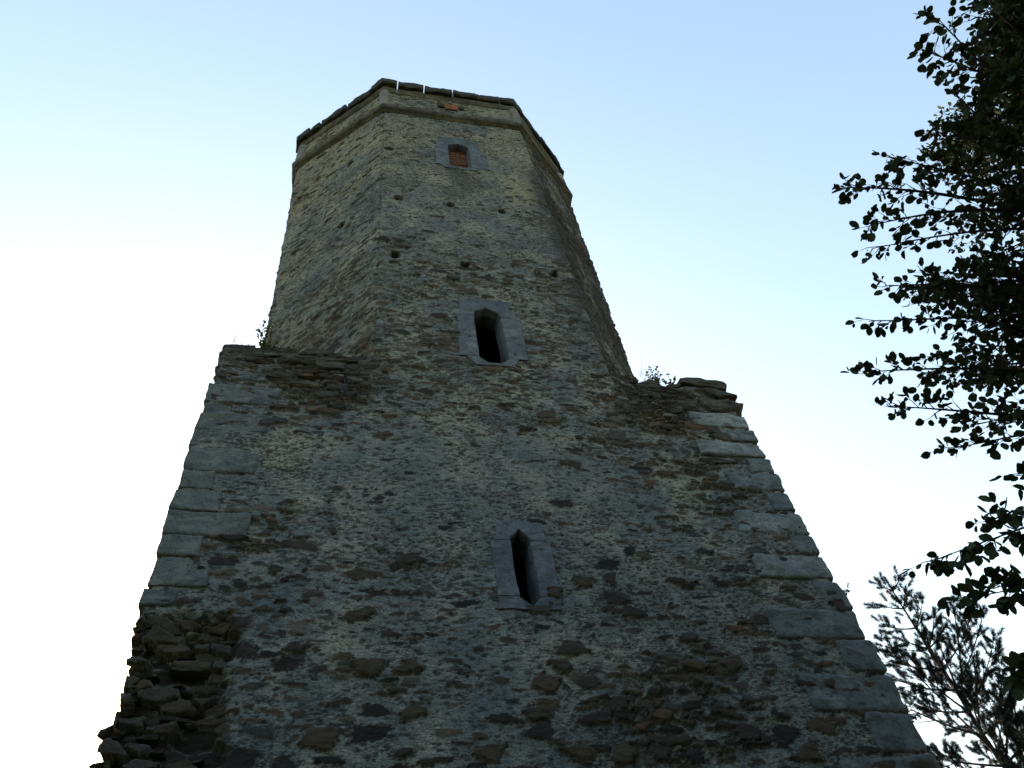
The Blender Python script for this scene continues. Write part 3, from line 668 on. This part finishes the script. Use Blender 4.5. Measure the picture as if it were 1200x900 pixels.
# unseen wood added behind the photographer to shade the lower wall: trunks and leaf masses one could not count
wv = []; wt = []
for k in range(46):
    a = math.radians(nr.uniform(105, 262)); r_ = nr.uniform(21, 36); x = 3 + math.sin(a) * r_; y = -1 + math.cos(a) * r_; H = nr.uniform(9, 14)
    wt.append(trunk_path(x, y, -.3, H * .9, .22, .04, n=8, seed=k + 50))
    for j in range(16):
        c_ = np.array((x, y, 0)) + np.array((nr.normal() * 1.7, nr.normal() * 1.7, H * nr.uniform(.2, 1.0))); m_ = 150
        for p in c_ + nr.normal(size=(m_, 3)) * np.array((.95, .95, .7)): wv.append((p, rv(), rv(), nr.uniform(.18, .34)))
wood_o = tag(empty('shade_woodland', (0, 0, 0)), kind='stuff')
link('trunks', tube_mesh('trunks', wt, 8), M_BARK, wood_o); link('foliage', leaf_mesh('foliage', wv), M_LEAF, wood_o, smooth=False)

# pine beyond the tower's right corner
PX, PY = 13.25, 4.5
ptop = 11.75
pp = trunk_path(PX, PY, -.1, ptop, .13, .012, n=40, wob=.05, seed=9)
def on_pine(z): i = min(max(int((z + .1) / (ptop + .1) * 40), 0), 39); f = (z + .1) / (ptop + .1) * 40 - i; return np.array(pp[i][0]) * (1 - f) + np.array(pp[i + 1][0]) * f
pw = []; needles = []
def brush(p, q, ln=.075, per=900):
    L = np.linalg.norm(q - p); d = (q - p) / (L + 1e-9); n = int(L * per)
    for k in range(n):
        t = (k + .5) / n; s = np.cross(d, rv()); s /= np.linalg.norm(s) + 1e-9; dd = d * nr.uniform(.5, 1.2) + s; dd /= np.linalg.norm(dd)
        needles.append((p + (q - p) * t, dd, ln * nr.uniform(.7, 1.15)))
    for k in range(14):
        dd = d + rv(.6); needles.append((q, dd / np.linalg.norm(dd), ln))
def pine_branch(a, b, r, up=.06, level=0, bare=.3):
    L = np.linalg.norm(b - a); n = max(5, int(L / .12)); c = curve(a, b, -up, n, .02); pw.append([(c[i], r * (1 - i / n) + .004) for i in range(n + 1)])
    brush(c[-2] + (c[-1] - c[-2]) * .0, c[-1])
    for i in range(1, n):
        t = i / n
        if t < bare: continue
        d = c[i + 1] - c[i]; d /= np.linalg.norm(d)
        if level < 1 or L > .8:
            for _ in range(2 if level == 0 else 1):
                s = np.cross(d, rv()); s /= np.linalg.norm(s); ll = nr.uniform(.14, .30) + .38 * (1 - t) * min(L / 2, 1)
                dd = d * .75 + s * .75 + np.array((0, 0, .35)); dd /= np.linalg.norm(dd); q = c[i] + dd * ll
                if ll > .42 and level == 0: pine_branch(c[i], q, .007, .05, 1, .25)
                else:
                    pw.append([(c[i], .006), (q, .004)]); brush(c[i] + (q - c[i]) * .45, q)
        elif nr.random() < .85:
            s = np.cross(d, rv()); s /= np.linalg.norm(s); ll = nr.uniform(.12, .22); dd = d * .7 + s * .7 + np.array((0, 0, .3)); q = c[i] + dd / np.linalg.norm(dd) * ll
            pw.append([(c[i], .005), (q, .0035)]); brush(c[i] + (q - c[i]) * .4, q)
z = ptop - .35
while z > 5.2:
    n = 3 if z > ptop - 1 else 4; ph = nr.uniform(0, 6.28); L = min(.22 + .33 * (ptop - z), 2.2)
    for k in range(n):
        a = ph + k * 2 * math.pi / n + nr.uniform(-.3, .3); l = L * nr.uniform(.7, 1.15); b = on_pine(z) + np.array((math.cos(a) * l, math.sin(a) * l, l * nr.uniform(.55, .9)))
        pine_branch(on_pine(z), b, .012 + .006 * l, .06)
    z -= nr.uniform(.42, .58)
for px, py, d, z0 in ((1027, 745, 17.2, 7.9), (1117, 700, 18.6, 8.9), (1168, 750, 19, 7.6), (1150, 800, 18.2, 7.3), (1180, 820, 18, 6.8), (1140, 770, 17.6, 8.3), (1185, 775, 18.5, 7.2), (1195, 850, 18, 6.6), (1098, 742, 17.8, 9.0)):
    pine_branch(on_pine(z0), at(px, py, d), .02, .04)
brush(on_pine(ptop - .3), on_pine(ptop - .01))
pine = tag(empty('pine_tree', (PX, PY, 0)), 'young pine with upswept needle branches behind the tower at lower right', 'tree')
pinv = Matrix.Translation((-PX, -PY, 0))
me = tube_mesh('trunk', [pp], 10); me.transform(pinv); link('trunk', me, M_BARK, pine)
me = tube_mesh('branches', pw, 5); me.transform(pinv); link('branches', me, M_BARK, pine)
P = np.array([n[0] for n in needles]); D = np.array([n[1] for n in needles]); L = np.array([n[2] for n in needles])[:, None]
X = np.cross(D, nr.normal(size=D.shape)); X /= np.linalg.norm(X, axis=1, keepdims=True); wd = .0034
V = np.stack([P - X * wd, P + X * wd, P + D * L + X * wd * .3, P + D * L - X * wd * .3], 1).reshape(-1, 3)
me = np_mesh('crown', V, np.arange(len(V)).reshape(-1, 4)); me.transform(pinv); link('crown', me, M_NEED, pine, smooth=False)
print('needles', len(needles))

# weeds and grass on the broken ledges
def tuft(name, loc, n, h, spread, label, cat, mat, lean=(0, 0), w=.004, group=None, seed=0):
    q = random.Random(seed); V = []; F = []
    for k in range(n):
        a = q.uniform(0, 6.28); r = q.uniform(0, spread); bx, by = math.cos(a) * r, math.sin(a) * r; hh = h * q.uniform(.4, 1.1); lx, ly = q.gauss(lean[0], .35) * hh, q.gauss(lean[1], .35) * hh
        b0 = len(V)
        for i in range(5):
            t = i / 4; x = bx + lx * t * t; y = by + ly * t * t; z = hh * (t - .25 * t * t); ww = w * (1 - t * .85)
            V += [(x - ww, y, z), (x + ww, y, z)]
        for i in range(4): F.append((b0 + 2 * i, b0 + 2 * i + 1, b0 + 2 * i + 3, b0 + 2 * i + 2))
    me = bpy.data.meshes.new(name); me.from_pydata(V, [], F); me.update(); o = link(name, me, mat, smooth=False); o.location = loc; return tag(o, label, cat, group)
def weed(name, loc, n, h, lf, label, seed, lean=(0, 0)):
    global nr
    keep = nr; nr = np.random.default_rng(seed); st = []; lv = []
    root = tag(empty(name, loc), label, 'weed')
    for k in range(n):
        a = nr.uniform(0, 6.28); hh = h * nr.uniform(.5, 1.1); q = np.array((math.cos(a) * hh * .4 + lean[0] * hh, math.sin(a) * hh * .4 + lean[1] * hh, hh)); m = max(4, int(hh / .04)); c = curve((0, 0, 0), q, 0, m, .06)
        st.append([(c[i], .004 * (1 - i / m) + .0015) for i in range(m + 1)])
        for i in range(1, m + 1):
            for _ in range(2): lv.append((c[i], rv() + np.array((0, 0, .3)), rv(), lf * nr.uniform(.5, 1.1)))
    link('stem', tube_mesh('stem', st, 5), M_BARK, root); link('leaves', leaf_mesh('leaves', lv), M_WEED, root, smooth=False); nr = keep
    return root
weed('leafy_weed', (.55, .12, 11.93), 9, .62, .055, 'leafy weed sprouting where the left ledge meets the octagonal shaft', 21)
tuft('grass_tuft', (.2, .12, 11.90), 60, .5, .2, 'sparse dry grass tuft on the outer end of the left ledge', 'grass tuft', M_STRAW, (-.5, 0), .003, seed=3)
weed('leafy_weed', (6.82, .05, 11.78), 14, .34, .05, 'low dark weed on the right ledge beside the big capstone', 22)
weed('leafy_weed', (7.08, .04, 11.78), 9, .28, .045, 'small dark weed tucked against the capstone on the right ledge', 24)
tuft('grass_tuft', (6.62, .15, 11.80), 130, .42, .32, 'thin dry grass fringe on the right ledge next to the shaft', 'grass tuft', M_STRAW, (0, 0), .003, seed=4)
weed('leafy_weed', (8.09, .02, 7.46), 3, .16, .035, 'tiny sprig growing out of the right corner stones', 23, (.6, -.2))
